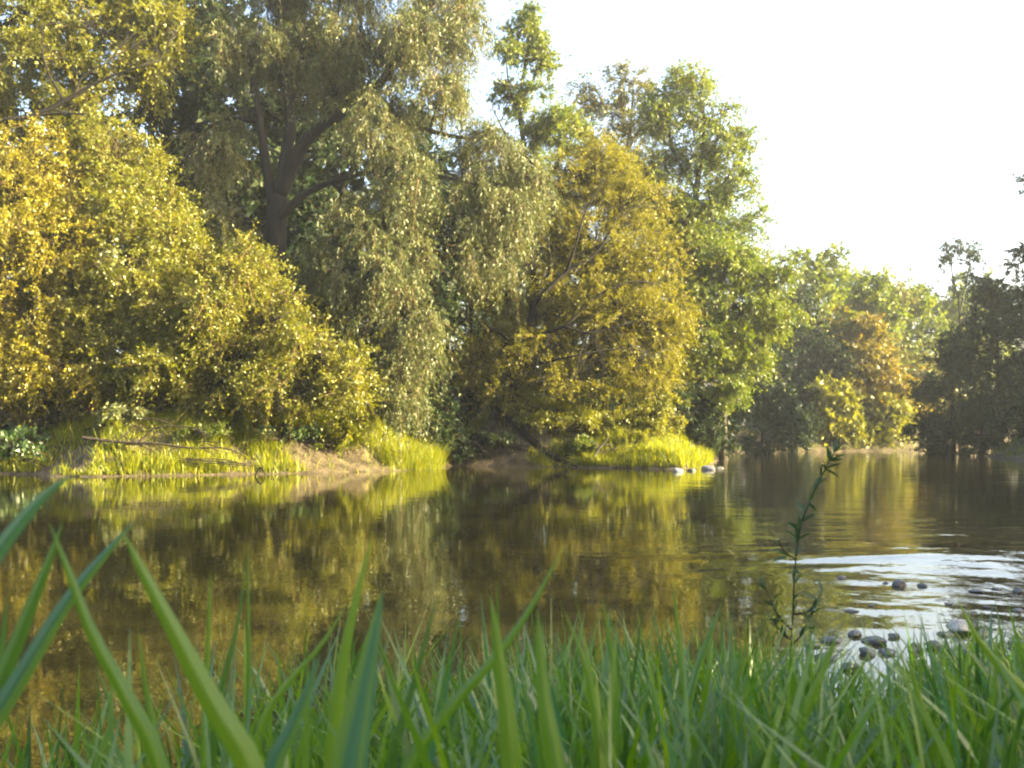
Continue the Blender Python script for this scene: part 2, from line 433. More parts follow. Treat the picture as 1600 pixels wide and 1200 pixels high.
# --- the two gold shrub trees at the left
b0 = gpt(60, 35.5)
make_tree('golden_shrub_tree', 'broad golden-leaved shrub tree furthest from the willow, above the earth slip', 'tree', b0,
    [b0 - (0, 0, .3)] + pp(35.5, (62, 560), (50, 450), (40, 330)), (.16, .04),
    [(pp(35.3, (60, 580), (10, 500), (-50, 420)), .09, .03), (pp(35, (60, 590), (100, 500), (120, 400), (110, 300)), .09, .03), (pp(34.5, (62, 600), (30, 560), (0, 520)), .07, .02)],
    [lobe(40, 290, 35.5, 95, 85, 2.4), lobe(110, 260, 36, 70, 70, 2), lobe(-60, 320, 36, 90, 100, 2.4), lobe(30, 400, 35, 110, 90, 2.6), lobe(-70, 470, 35, 100, 100, 2.4),
     lobe(60, 490, 34.3, 100, 80, 2.2), lobe(10, 575, 34, 95, 55, 2), lobe(100, 575, 34, 80, 55, 2), lobe(120, 390, 35, 70, 80, 2.2), lobe(-90, 580, 34.5, 80, 60, 2)],
    'gold', 170000, 11, droop=.2, tw_len=.75, leaf=(.095, .068), up=.2, per_twig=18)
b0 = gpt(205, 36)
make_tree('yellow_shrub_tree', 'rounded yellow-green shrub tree beside the dark willow trunk', 'tree', b0,
    [b0 - (0, 0, .3)] + pp(36, (200, 560), (212, 450), (200, 330)), (.15, .04),
    [(pp(35.6, (205, 590), (165, 530), (150, 470), (170, 420)), .08, .03), (pp(35.4, (205, 600), (260, 520), (280, 420)), .08, .03), (pp(34.6, (200, 610), (225, 580), (280, 560)), .06, .02)],
    [lobe(175, 260, 36.5, 80, 65, 2), lobe(235, 320, 36, 65, 65, 2), lobe(165, 350, 35.5, 80, 75, 2.2), lobe(270, 390, 35.6, 52, 65, 2), lobe(220, 430, 35, 80, 75, 2.4),
     lobe(160, 490, 34.6, 75, 70, 2), lobe(265, 500, 34.6, 70, 70, 2), lobe(200, 560, 34, 80, 55, 2), lobe(285, 570, 33.8, 60, 50, 1.8)],
    'yellowgreen', 150000, 12, droop=.2, tw_len=.75, leaf=(.095, .068), up=.2, per_twig=18)
b0 = gpt(400, 33.6)
make_tree('low_twiggy_bush', 'low twiggy yellow bush overhanging the sandy shore in front of the willow', 'bush', b0,
    [b0 - (0, 0, .3)] + pp(33.6, (400, 600), (392, 520), (385, 430)), (.10, .03),
    [(pp(33.4, (400, 630), (450, 570), (500, 520)), .06, .02), (pp(33.2, (400, 630), (350, 570), (320, 500)), .06, .02), (pp(33, (402, 640), (480, 610), (540, 590)), .05, .02)],
    [lobe(385, 430, 33.6, 55, 48, 1.5), lobe(340, 490, 33.5, 65, 60, 1.6), lobe(430, 500, 33.4, 65, 60, 1.6), lobe(370, 565, 33.2, 75, 55, 1.7), lobe(500, 560, 33.2, 60, 60, 1.5),
     lobe(450, 600, 32.8, 70, 50, 1.6), lobe(540, 610, 33, 42, 45, 1.3), lobe(330, 600, 33, 55, 42, 1.5)],
    'yellowgreen', 100000, 13, droop=.3, tw_len=.7, leaf=(.085, .06), up=.1, twig_w=.013, per_twig=16, gap=.35)

# --- green tree whose bare limb reaches in at the upper left
b0 = gpt(-150, 37.5)
make_tree('tall_green_tree', 'tall green-yellow tree with a long bare limb, above the golden shrubs', 'tree', b0,
    [b0 - (0, 0, .3)] + pp(37.5, (-150, 500), (-140, 300), (-120, 120), (-90, -80), (-60, -220)), (.34, .06),
    [(pp(35.0, (-142, 290, 2.5), (-80, 215, .8), (0, 190), (50, 182), (105, 155), (165, 122), (250, 95)), .15, .03),
     (pp(34.9, (30, 187), (80, 178), (140, 178)), .07, .02), (pp(35, (115, 150), (130, 120), (170, 96)), .05, .02), (pp(35, (100, 158), (70, 100), (65, 40)), .05, .02),
     (pp(37.5, (-118, 110), (-30, 50), (50, 35), (120, -60)), .13, .03), (pp(37.8, (-95, -60), (20, -120), (150, -170)), .1, .03)],
    [lobe(60, 100, 37, 80, 55, 2), lobe(170, 60, 37.4, 75, 55, 2), lobe(30, 20, 37.6, 85, 55, 2.2), lobe(140, -20, 38, 85, 60, 2.2), lobe(230, 10, 38.5, 55, 60, 2), lobe(220, 110, 37.6, 50, 40, 1.6),
     lobe(60, -90, 38, 120, 70, 2.6), lobe(200, -110, 38.5, 90, 60, 2.2), lobe(-40, 150, 37, 70, 50, 2), lobe(-60, 40, 37.6, 80, 70, 2.4), lobe(110, 170, 36.8, 60, 26, 1.3), lobe(20, -190, 38, 130, 60, 2.6), lobe(250, 60, 38, 50, 55, 1.7), lobe(130, 110, 37.4, 60, 45, 1.6)],
    'yellowgreen', 115000, 14, bark='bark_dark', droop=.2, tw_len=.75, leaf=(.12, .08), up=.3, per_twig=16, gap=.15)

# --- the great willow
b0 = gpt(425, 38)
make_tree('great_willow', 'huge grey-green willow with forked dark trunk and drooping curtains of foliage', 'tree', b0,
    [b0 - (0, 0, .3)] + pp(38, (425, 560), (428, 450), (431, 360), (436, 305)), (.52, .36),
    [(pp(38, (430, 335), (416, 260), (408, 200), (396, 130), (385, 50)), .24, .06),
     (pp(38, (437, 310), (447, 240), (454, 195), (446, 140), (432, 70), (440, 0), (455, -120)), .27, .07),
     (pp(37.8, (440, 300), (470, 230), (512, 190), (560, 168), (605, 115), (645, 50), (690, -20), (720, -90)), .27, .06),
     (pp(37.6, (436, 340), (475, 304), (520, 284), (580, 268), (640, 262, -1)), .18, .05),
     (pp(37.6, (560, 168), (640, 195), (720, 215), (800, 215)), .14, .04),
     (pp(38.6, (405, 190), (360, 185), (320, 205), (290, 250)), .10, .03),
     (pp(37.4, (520, 284), (560, 340), (590, 420), (600, 500)), .09, .03), (pp(38.4, (447, 120), (520, 40), (540, -60)), .12, .03)],
    [lobe(600, 190, 36.6, 62, 62, 1.9), lobe(625, 270, 36.1, 55, 60, 1.7), lobe(600, 340, 35.6, 62, 62, 1.8), lobe(628, 410, 35.2, 55, 60, 1.6), lobe(640, 490, 35, 55, 58, 1.5), lobe(650, 560, 34.9, 42, 50, 1.3),
     lobe(632, 618, 34.8, 36, 34, 1.1), lobe(560, 420, 35.6, 45, 55, 1.5), lobe(575, 520, 35.2, 45, 60, 1.4),
     lobe(770, 225, 37.3, 62, 45, 1.7), lobe(825, 265, 37.3, 33, 50, 1.4), lobe(745, 300, 37, 45, 55, 1.5), lobe(800, 330, 37, 40, 50, 1.4), lobe(740, 385, 36.8, 32, 48, 1.2), lobe(790, 395, 36.9, 30, 36, 1.1),
     lobe(690, 150, 37, 55, 50, 1.7), lobe(660, 60, 37.4, 75, 55, 2), lobe(730, 40, 37.6, 45, 50, 1.7), lobe(560, 60, 38, 70, 55, 2), lobe(470, 70, 38.6, 60, 60, 1.9), lobe(380, 70, 38.8, 55, 60, 2), lobe(540, -50, 38.4, 90, 60, 2.4),
     lobe(680, -40, 38, 80, 55, 2.2), lobe(420, -50, 38.8, 80, 60, 2.4), lobe(520, 140, 38.6, 50, 40, 1.6), lobe(340, 230, 39.5, 50, 60, 1.8), lobe(330, 350, 39, 55, 60, 1.8), lobe(500, 400, 36.8, 50, 45, 1.6), lobe(475, 480, 36.2, 50, 40, 1.6), lobe(600, -130, 38.4, 130, 60, 2.6)],
    'willow', 330000, 15, bark='bark_dark', droop=.75, leaf_droop=1.0, tw_len=.8, leaf=(.125, .042), up=.05, per_twig=22, gap=.2, sat=2)

# --- the yellow domed tree over the log
b0 = gpt(795, 43)
make_tree('yellow_domed_tree', 'yellow dome-shaped tree with slim forked trunk above the slanting log', 'tree', b0,
    [b0 - (0, 0, .3)] + pp(41, (800, 640, 1), (814, 570, .2), (830, 510), (838, 455)), (.36, .20),
    [(pp(40.2, (832, 500, .8), (845, 465), (885, 425), (930, 396), (965, 340)), .12, .03), (pp(41, (838, 460), (832, 400), (850, 330, .5), (890, 250, 1)), .15, .03),
     (pp(39.6, (826, 525, 1.2), (880, 510), (930, 465), (985, 440), (1030, 445, .5)), .08, .02), (pp(40.6, (838, 455, .4), (860, 420), (855, 370)), .09, .02), (pp(39.6, (815, 575, 1.5), (880, 560), (960, 545), (1010, 550)), .06, .02),
     (pp(40.8, (820, 550), (780, 520), (745, 500)), .08, .02), (pp(39.6, (885, 425, .6), (900, 380), (915, 330), (945, 280)), .07, .02), (pp(39.4, (880, 510, .2), (925, 520), (980, 505)), .06, .02)],
    [lobe(940, 255, 43, 58, 52, 2), lobe(880, 300, 43, 60, 58, 2.1), lobe(980, 320, 42.6, 62, 62, 2.1), lobe(840, 370, 43, 62, 60, 2.1), lobe(930, 385, 42, 75, 62, 2.3), lobe(1020, 400, 42, 52, 62, 1.9),
     lobe(870, 460, 41.8, 75, 60, 2.2), lobe(960, 480, 41.2, 75, 62, 2.2), lobe(1030, 500, 41.2, 50, 62, 1.8), lobe(780, 450, 43, 55, 62, 2), lobe(1010, 580, 40.8, 60, 45, 1.8), lobe(930, 580, 40.6, 70, 48, 1.9),
     lobe(850, 560, 41, 65, 52, 1.9), lobe(770, 550, 42, 55, 52, 1.9), lobe(735, 590, 42.4, 42, 42, 1.6), lobe(800, 615, 41.6, 55, 28, 1.5), lobe(900, 620, 40.2, 60, 26, 1.4)],
    'dome', 250000, 16, bark='bark_dark', droop=.1, tw_len=.7, leaf=(.085, .058), up=.25, per_twig=18, gap=.3)

# --- tall airy trees behind it
b0 = gpt(1080, 55)
make_tree('tall_ash_tree', 'tall open-crowned tree with sky gaps, highest behind the yellow dome', 'tree', b0,
    [b0 - (0, 0, .3)] + pp(55, (1082, 520), (1084, 400), (1088, 300), (1100, 210), (1095, 140)), (.36, .06),
    [(pp(55, (1086, 350), (1120, 300), (1150, 260)), .13, .04), (pp(55, (1088, 300), (1050, 230), (1045, 160)), .13, .04), (pp(54.6, (1084, 420), (1140, 370), (1175, 340)), .12, .03), (pp(55, (1085, 380), (1040, 320), (1010, 290)), .12, .03),
     (pp(54.4, (1083, 470), (1130, 450), (1185, 440)), .1, .03)],
    [lobe(1075, 135, 55, 38, 36, 1.7), lobe(1040, 175, 55.4, 42, 38, 1.8), lobe(1110, 185, 55, 42, 36, 1.7), lobe(1145, 225, 54.6, 32, 34, 1.6), lobe(1090, 245, 55, 45, 34, 1.8), lobe(1035, 250, 55.6, 42, 40, 1.8),
     lobe(1150, 290, 54.4, 36, 32, 1.5), lobe(1100, 320, 54.6, 45, 34, 1.7), lobe(1175, 345, 54.2, 30, 26, 1.3), lobe(1030, 330, 55.6, 45, 40, 1.8), lobe(1130, 390, 54, 50, 36, 1.8), lobe(1070, 400, 55, 45, 40, 1.8), lobe(1165, 420, 54, 36, 30, 1.5), lobe(1060, 470, 54, 45, 45, 1.8), lobe(1065, 365, 54.4, 42, 38, 1.7), lobe(1115, 350, 54.2, 38, 34, 1.6), lobe(1010, 300, 55, 45, 50, 1.8), lobe(1085, 545, 53, 40, 45, 1.6)],
    'green', 125000, 17, droop=.2, tw_len=.9, leaf=(.15, .09), up=.35, per_twig=14, gap=.3)
b0 = gpt(1130, 50)
make_tree('lime_green_tree', 'lime-green tree with leafy hanging boughs beside the far shaded shrubs', 'tree', b0,
    [b0 - (0, 0, .3)] + pp(50, (1128, 600), (1120, 520), (1130, 440), (1140, 390)), (.24, .05),
    [(pp(49.6, (1122, 540), (1165, 480), (1200, 440)), .09, .03), (pp(49.6, (1124, 560), (1170, 540), (1215, 520)), .08, .03), (pp(50, (1122, 520), (1085, 470), (1070, 430)), .09, .03)],
    [lobe(1140, 395, 50, 48, 36, 1.8), lobe(1190, 430, 49.6, 40, 40, 1.6), lobe(1100, 450, 50, 48, 40, 1.8), lobe(1150, 480, 49.4, 52, 38, 1.8), lobe(1215, 490, 49.2, 30, 36, 1.3), lobe(1110, 530, 49.6, 48, 42, 1.8), lobe(1175, 545, 49.2, 46, 38, 1.7), lobe(1120, 600, 49.4, 45, 35, 1.6)],
    'green', 75000, 18, droop=.35, tw_len=.7, leaf=(.14, .09), up=.35, gap=.35)
b0 = gpt(965, 60)
make_tree('thin_brown_tree', 'thin brownish tree with sparse twiggy top between the airy trees', 'tree', b0,
    [b0 - (0, 0, .3)] + pp(60, (965, 500), (970, 320), (985, 200), (990, 120)), (.28, .04),
    [(pp(60, (972, 300), (925, 220), (905, 140)), .1, .02), (pp(60, (980, 240), (1005, 180), (1010, 120)), .08, .02), (pp(60, (968, 340), (920, 290), (890, 240)), .09, .02)],
    [lobe(985, 130, 60, 34, 34, 1.6), lobe(910, 150, 60, 24, 40, 1.2), lobe(955, 180, 60, 34, 36, 1.6), lobe(1005, 200, 60, 34, 36, 1.6), lobe(905, 230, 60, 32, 34, 1.5), lobe(960, 260, 60, 50, 40, 2), lobe(1000, 300, 60, 45, 45, 2), lobe(900, 310, 60, 45, 45, 2)],
    'brownish', 40000, 19, droop=.1, tw_len=.7, leaf=(.15, .09), up=.3)
b0 = gpt(825, 52)
make_tree('airy_tree', 'slender airy tree with see-through top rising beside the willow', 'tree', b0,
    [b0 - (0, 0, .3)] + pp(52, (828, 420), (826, 280), (812, 170), (825, 80), (835, 20)), (.26, .04),
    [(pp(52, (818, 200), (795, 130), (790, 60)), .08, .02), (pp(52, (814, 160), (840, 110), (855, 70)), .08, .02), (pp(52, (825, 270), (790, 210), (770, 170)), .08, .02)],
    [lobe(830, 40, 52, 28, 28, 1.4), lobe(850, 85, 52, 24, 28, 1.2), lobe(800, 75, 52, 26, 40, 1.4), lobe(840, 140, 52, 28, 26, 1.3), lobe(790, 150, 52, 30, 30, 1.4), lobe(830, 200, 52, 40, 36, 1.6), lobe(880, 195, 52, 34, 36, 1.6), lobe(830, 290, 52, 70, 60, 2.4)],
    'green', 46000, 20, gap=.25, droop=.1, tw_len=.55, leaf=(.15, .09), up=.35)

# --- the wood behind the willow
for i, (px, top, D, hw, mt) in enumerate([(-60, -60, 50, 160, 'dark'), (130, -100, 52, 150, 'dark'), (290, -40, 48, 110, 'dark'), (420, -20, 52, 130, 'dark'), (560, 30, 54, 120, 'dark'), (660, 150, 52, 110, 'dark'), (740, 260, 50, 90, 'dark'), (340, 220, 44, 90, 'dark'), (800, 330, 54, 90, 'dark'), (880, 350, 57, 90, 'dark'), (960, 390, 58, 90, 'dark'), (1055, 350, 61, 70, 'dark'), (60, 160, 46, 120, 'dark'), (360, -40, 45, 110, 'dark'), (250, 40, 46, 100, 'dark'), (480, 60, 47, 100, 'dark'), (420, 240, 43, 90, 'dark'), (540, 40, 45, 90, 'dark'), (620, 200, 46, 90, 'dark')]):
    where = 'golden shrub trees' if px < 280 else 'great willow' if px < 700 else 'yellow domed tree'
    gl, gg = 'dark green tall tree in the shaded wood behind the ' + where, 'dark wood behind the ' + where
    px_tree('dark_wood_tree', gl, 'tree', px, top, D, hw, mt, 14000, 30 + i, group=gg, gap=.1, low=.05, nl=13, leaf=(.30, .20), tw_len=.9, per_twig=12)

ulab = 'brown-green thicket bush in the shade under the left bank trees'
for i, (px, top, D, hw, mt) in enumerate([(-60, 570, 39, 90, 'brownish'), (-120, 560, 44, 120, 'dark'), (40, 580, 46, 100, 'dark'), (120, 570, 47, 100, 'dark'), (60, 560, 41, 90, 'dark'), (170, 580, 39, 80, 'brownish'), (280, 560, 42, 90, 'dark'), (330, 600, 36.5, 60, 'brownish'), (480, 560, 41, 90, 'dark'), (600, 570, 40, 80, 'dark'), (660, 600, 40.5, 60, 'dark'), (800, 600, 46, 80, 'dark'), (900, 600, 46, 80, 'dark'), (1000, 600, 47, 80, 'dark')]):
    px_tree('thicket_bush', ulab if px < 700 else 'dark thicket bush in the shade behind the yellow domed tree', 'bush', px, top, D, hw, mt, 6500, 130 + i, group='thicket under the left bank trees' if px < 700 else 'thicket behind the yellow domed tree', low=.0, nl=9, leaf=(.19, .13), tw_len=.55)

# --- undergrowth in shade along the inlet and behind the points
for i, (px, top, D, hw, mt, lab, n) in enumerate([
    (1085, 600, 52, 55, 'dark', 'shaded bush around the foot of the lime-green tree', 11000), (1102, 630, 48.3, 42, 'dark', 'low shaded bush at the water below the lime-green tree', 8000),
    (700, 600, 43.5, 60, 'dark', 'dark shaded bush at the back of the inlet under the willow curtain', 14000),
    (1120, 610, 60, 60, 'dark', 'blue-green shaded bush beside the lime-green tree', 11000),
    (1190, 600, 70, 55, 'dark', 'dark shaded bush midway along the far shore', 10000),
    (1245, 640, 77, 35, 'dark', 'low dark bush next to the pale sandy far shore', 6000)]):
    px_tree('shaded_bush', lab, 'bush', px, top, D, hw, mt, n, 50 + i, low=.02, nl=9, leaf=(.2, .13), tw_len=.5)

# --- far shore
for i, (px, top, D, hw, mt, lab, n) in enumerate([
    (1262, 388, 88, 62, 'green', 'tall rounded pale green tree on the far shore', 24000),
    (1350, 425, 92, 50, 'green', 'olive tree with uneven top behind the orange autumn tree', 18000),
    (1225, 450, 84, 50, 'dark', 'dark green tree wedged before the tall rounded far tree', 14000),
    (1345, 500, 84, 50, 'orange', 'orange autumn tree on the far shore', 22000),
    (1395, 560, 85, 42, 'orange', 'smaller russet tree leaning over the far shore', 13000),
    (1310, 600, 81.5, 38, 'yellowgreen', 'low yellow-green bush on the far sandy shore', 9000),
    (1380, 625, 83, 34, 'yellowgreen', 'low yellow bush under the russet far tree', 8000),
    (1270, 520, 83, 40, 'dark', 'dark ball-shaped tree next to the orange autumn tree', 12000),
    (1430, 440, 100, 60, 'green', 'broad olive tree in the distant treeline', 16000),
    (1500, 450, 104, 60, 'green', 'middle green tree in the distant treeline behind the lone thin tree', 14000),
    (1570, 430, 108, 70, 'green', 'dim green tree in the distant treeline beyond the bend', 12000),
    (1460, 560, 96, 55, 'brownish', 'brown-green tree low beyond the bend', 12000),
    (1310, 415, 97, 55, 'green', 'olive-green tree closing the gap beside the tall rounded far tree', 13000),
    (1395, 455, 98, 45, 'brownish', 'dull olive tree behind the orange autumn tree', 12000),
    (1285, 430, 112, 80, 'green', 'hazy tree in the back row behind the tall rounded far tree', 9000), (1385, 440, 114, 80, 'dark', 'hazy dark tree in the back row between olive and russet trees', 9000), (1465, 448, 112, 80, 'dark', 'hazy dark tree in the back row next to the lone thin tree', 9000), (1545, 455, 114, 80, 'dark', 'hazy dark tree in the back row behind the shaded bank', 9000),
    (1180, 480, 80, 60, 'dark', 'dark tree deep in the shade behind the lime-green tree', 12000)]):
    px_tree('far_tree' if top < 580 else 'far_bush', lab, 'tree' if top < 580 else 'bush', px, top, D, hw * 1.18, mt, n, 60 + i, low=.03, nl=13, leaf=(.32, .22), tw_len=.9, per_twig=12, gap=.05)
D = 80
b0 = gpt(1500, D)
make_tree('lone_tall_tree', 'lone thin tree with bare forked stem and three leaf tufts above the treeline', 'tree', b0,
    [b0 - (0, 0, .3)] + pp(D, (1500, 600), (1500, 520), (1498, 470), (1490, 440), (1484, 400)), (.15, .04),
    [(pp(D, (1499, 490), (1508, 450), (1514, 420), (1516, 395)), .06, .03), (pp(D, (1500, 510), (1520, 480), (1535, 470)), .06, .03), (pp(D, (1500, 530), (1478, 495), (1470, 480)), .06, .03)],
    [lobe(1478, 402, D, 9, 28, .6), lobe(1497, 386, D, 9, 12, .5), lobe(1521, 393, D, 8, 20, .6), lobe(1509, 402, D, 9, 12, .5), lobe(1500, 560, D, 22, 22, 1.2), lobe(1512, 430, D, 5, 14, .4), lobe(1488, 440, D, 5, 14, .4), lobe(1497, 465, D, 10, 16, .5)],
    'dark', 5200, 80, bark='bark_dark', leaf=(.18, .12), tw_len=.3, per_twig=8, twigs_per=3, droop=.1, gap=.2, sat=0)

# --- the right bank, its shade partly put into the dark leaf colour
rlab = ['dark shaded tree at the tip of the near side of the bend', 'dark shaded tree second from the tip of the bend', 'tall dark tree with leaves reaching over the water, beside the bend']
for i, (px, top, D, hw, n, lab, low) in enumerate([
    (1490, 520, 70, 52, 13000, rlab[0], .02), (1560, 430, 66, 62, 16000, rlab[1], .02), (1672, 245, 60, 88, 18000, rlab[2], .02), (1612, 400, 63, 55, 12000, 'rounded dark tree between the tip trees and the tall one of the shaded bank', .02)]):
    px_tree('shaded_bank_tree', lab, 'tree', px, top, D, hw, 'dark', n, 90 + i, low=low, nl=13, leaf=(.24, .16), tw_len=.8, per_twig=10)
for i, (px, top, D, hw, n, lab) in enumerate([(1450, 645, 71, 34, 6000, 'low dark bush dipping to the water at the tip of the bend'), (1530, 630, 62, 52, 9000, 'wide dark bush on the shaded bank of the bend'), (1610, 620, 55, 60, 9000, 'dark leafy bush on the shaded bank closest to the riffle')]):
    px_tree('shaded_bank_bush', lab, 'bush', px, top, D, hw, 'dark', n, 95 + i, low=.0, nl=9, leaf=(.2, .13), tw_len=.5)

# --- trees of the near bank, outside the frame, that shade the meadow and the foot of the far bank
proto = auto_tree('near_bank_tree', 'broad dark tree on the near bank that shades the foreground grass', 'tree', 15, -1.5, 11, 4.2, 'dark', 16000, 110, low=.08, nl=13, leaf=(.30, .20), tw_len=.9, per_twig=10, group='near bank shade trees')
for i, (x, y, s, a) in enumerate([(20, 4, 1.1, 1.1), (25, 11, 1.2, 2.3), (28, 17, 1.22, 3.7), (30, 23.5, .75, .5), (32, 30, .55, 4.4), (35, 37, .55, 5.2), (12, -8, .9, 2.9), (22, -5, 1.1, .2), (36, 16, 1.2, 4.9), (38, 10, 1.2, 1.9), (41, 50, 1.5, .7), (45, 57, 1.55, 2.6), (43, 64, 1.5, 4.1), (50, 62, 1.6, 5.5), (37, 52, 1.2, 3.3)]):
    r = proto.copy(); COL.objects.link(r); r.location = (x, y, float(ground_z(x, y))); r.rotation_euler = (0, 0, a); r.scale = (s, s, s)
    for ch in list(proto.children):
        c = ch.copy(); COL.objects.link(c); c.parent = r

# ------------------------------------------------------------------ shrubs and herbs on the left bank
def mound(name, label, cat, lobes, mat, n, seed, leaf, tw=.3, **kw):
    lobes = [(np.array([c[0], c[1], max(c[2], float(ground_z(c[0], c[1])) + .45 * r[2])]), r) for c, r in lobes]
    c0 = lobes[0][0]; base = np.array([c0[0], c0[1], float(ground_z(c0[0], c0[1]))])
    return make_tree(name, label, cat, base, [base - (0, 0, .1), base + (0, 0, .3), base + (.05, 0, .6)], (.03, .012), [], lobes, mat, n, seed, leaf=leaf, tw_len=tw, per_twig=8, twigs_per=5, **kw)
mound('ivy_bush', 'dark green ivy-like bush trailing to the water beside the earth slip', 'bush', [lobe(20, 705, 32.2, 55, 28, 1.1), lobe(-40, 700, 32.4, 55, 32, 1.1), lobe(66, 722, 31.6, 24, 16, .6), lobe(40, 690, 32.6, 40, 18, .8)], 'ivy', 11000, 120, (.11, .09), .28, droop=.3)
mound('pale_leaved_shrub', 'pale silvery-green leafy shrub behind the dead branch', 'shrub', [lobe(190, 672, 32.2, 55, 26, .8), lobe(250, 668, 32.0, 40, 26, .8), lobe(150, 665, 32.6, 26, 18, .6)], 'pale_leaf', 9000, 121, (.10, .07), .25)
mound('weedy_shrub', 'leafy green weeds on the shaded hump by the dead branch tip', 'shrub', [lobe(310, 680, 32, 40, 24, .7), lobe(345, 700, 31.6, 30, 18, .6)], 'green', 6000, 122, (.09, .06), .22)
mound('lit_shoot_bush', 'bright yellow-green bush glowing above the sandy shore', 'bush', [lobe(535, 672, 34.2, 26, 28, .7), lobe(560, 650, 34.6, 30, 30, .8), lobe(515, 690, 33.9, 14, 12, .4)], 'bankgrass', 6000, 123, (.09, .05), .25)
mound('bank_weed', 'knee-high leafy weeds on the slope above the slanting log foot', 'weeds', [lobe(915, 698, 39.2, 26, 14, .5), lobe(885, 690, 39.8, 24, 14, .5)], 'green', 4500, 128, (.09, .06), .2)
mound('bank_weed', 'yellow-lit weeds beside the forked snag', 'weeds', [lobe(965, 695, 38.9, 28, 14, .5), lobe(1000, 690, 39, 22, 16, .5), lobe(940, 712, 38.4, 22, 9, .4)], 'yellowgreen', 5000, 129, (.09, .055), .2)
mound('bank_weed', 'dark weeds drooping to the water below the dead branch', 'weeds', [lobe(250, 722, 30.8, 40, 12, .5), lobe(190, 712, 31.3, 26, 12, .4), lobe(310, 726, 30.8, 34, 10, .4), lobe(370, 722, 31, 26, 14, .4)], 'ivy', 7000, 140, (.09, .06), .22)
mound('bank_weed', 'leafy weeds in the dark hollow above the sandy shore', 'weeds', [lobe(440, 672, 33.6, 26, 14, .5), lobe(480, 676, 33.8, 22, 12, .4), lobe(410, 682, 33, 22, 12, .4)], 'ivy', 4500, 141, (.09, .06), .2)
mound('brush_heap', 'brown twiggy brush under the golden shrubs above the earth slip', 'brush', [lobe(60, 640, 34, 50, 24, .9), lobe(0, 640, 34.2, 50, 26, .9), lobe(130, 640, 33.8, 40, 22, .8), lobe(-50, 640, 34.5, 40, 26, .9)], 'brownish', 9000, 142, (.08, .045), .4, twig_w=.014)
mound('brush_heap', 'brown twiggy brush hanging behind the pale shrub and dead branch', 'brush', [lobe(270, 632, 33.6, 50, 22, .8), lobe(350, 640, 33.2, 45, 24, .8), lobe(210, 630, 33.8, 40, 20, .8)], 'brownish', 8000, 143, (.08, .045), .4, twig_w=.014)
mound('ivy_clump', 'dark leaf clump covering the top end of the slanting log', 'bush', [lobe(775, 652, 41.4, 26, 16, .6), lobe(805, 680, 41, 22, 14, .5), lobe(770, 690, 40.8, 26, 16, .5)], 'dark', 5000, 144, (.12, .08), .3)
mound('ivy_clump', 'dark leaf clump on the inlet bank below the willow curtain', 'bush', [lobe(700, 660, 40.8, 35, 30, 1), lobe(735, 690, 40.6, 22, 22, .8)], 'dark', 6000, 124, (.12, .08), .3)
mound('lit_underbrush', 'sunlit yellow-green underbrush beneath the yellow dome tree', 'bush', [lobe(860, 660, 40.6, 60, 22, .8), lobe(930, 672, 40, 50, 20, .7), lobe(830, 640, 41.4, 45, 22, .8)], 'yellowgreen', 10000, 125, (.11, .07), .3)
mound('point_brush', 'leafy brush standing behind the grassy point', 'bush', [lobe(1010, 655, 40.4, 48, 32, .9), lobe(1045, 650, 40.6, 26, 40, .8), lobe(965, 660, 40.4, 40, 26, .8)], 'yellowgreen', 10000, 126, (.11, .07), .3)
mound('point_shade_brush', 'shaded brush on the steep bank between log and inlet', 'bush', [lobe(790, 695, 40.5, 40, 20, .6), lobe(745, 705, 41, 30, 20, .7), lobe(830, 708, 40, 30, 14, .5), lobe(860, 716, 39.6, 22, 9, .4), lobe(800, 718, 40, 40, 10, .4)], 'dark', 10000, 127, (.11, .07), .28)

# grass on the far banks ---------------------------------------------
def grass_mesh(name, pos, h, wd, lean, rng, segs=3, v=None):
    n = len(pos)
    az = rng.uniform(0, 2 * np.pi, n); ld = np.stack([np.cos(az), np.sin(az), np.zeros(n)], -1)
    fz = rng.uniform(0, np.pi, n); sd_ = np.stack([np.cos(fz), np.sin(fz), np.zeros(n)], -1)
    t = np.linspace(0, 1, segs + 1)
    lean = np.asarray(lean)
    c = pos[:, None, :] + np.array([0, 0, 1]) * (h[:, None] * (t - .35 * lean[:, None] * t ** 2.5))[:, :, None] + ld[:, None, :] * (h * lean)[:, None, None] * (t ** 1.8)[None, :, None]
    wv = wd[:, None] * (np.clip(1.15 - t, 0, 1) ** .7 * np.minimum(1, .6 + 2 * t))[None, :]; wv[:, -1] = wd * .04
    Lf = c - sd_[:, None, :] * wv[:, :, None] * .5; Rt = c + sd_[:, None, :] * wv[:, :, None] * .5
    V = np.stack([Lf, Rt], 2).reshape(n, -1, 3)
    k = (segs + 1) * 2
    base = (np.arange(n) * k)[:, None]; s = np.arange(segs) * 2
    Qd = np.stack([base + s, base + s + 1, base + s + 3, base + s + 2], -1).reshape(-1, 4)
    if v is None: v = rng.random(n)
    return fast_mesh(name, V.reshape(-1, 3), Qd, True, np.repeat(v, segs))

def scatter(rng, n, x0, x1, y0, y1, dens):
    x = rng.uniform(x0, x1, n); y = rng.uniform(y0, y1, n); sd = sdist(x, y)
    k = rng.random(n) < dens(x, y, sd)
    x, y, sd = x[k], y[k], sd[k]
    return np.stack([x, y, ground_z(x, y, sd) - .02], -1), sd

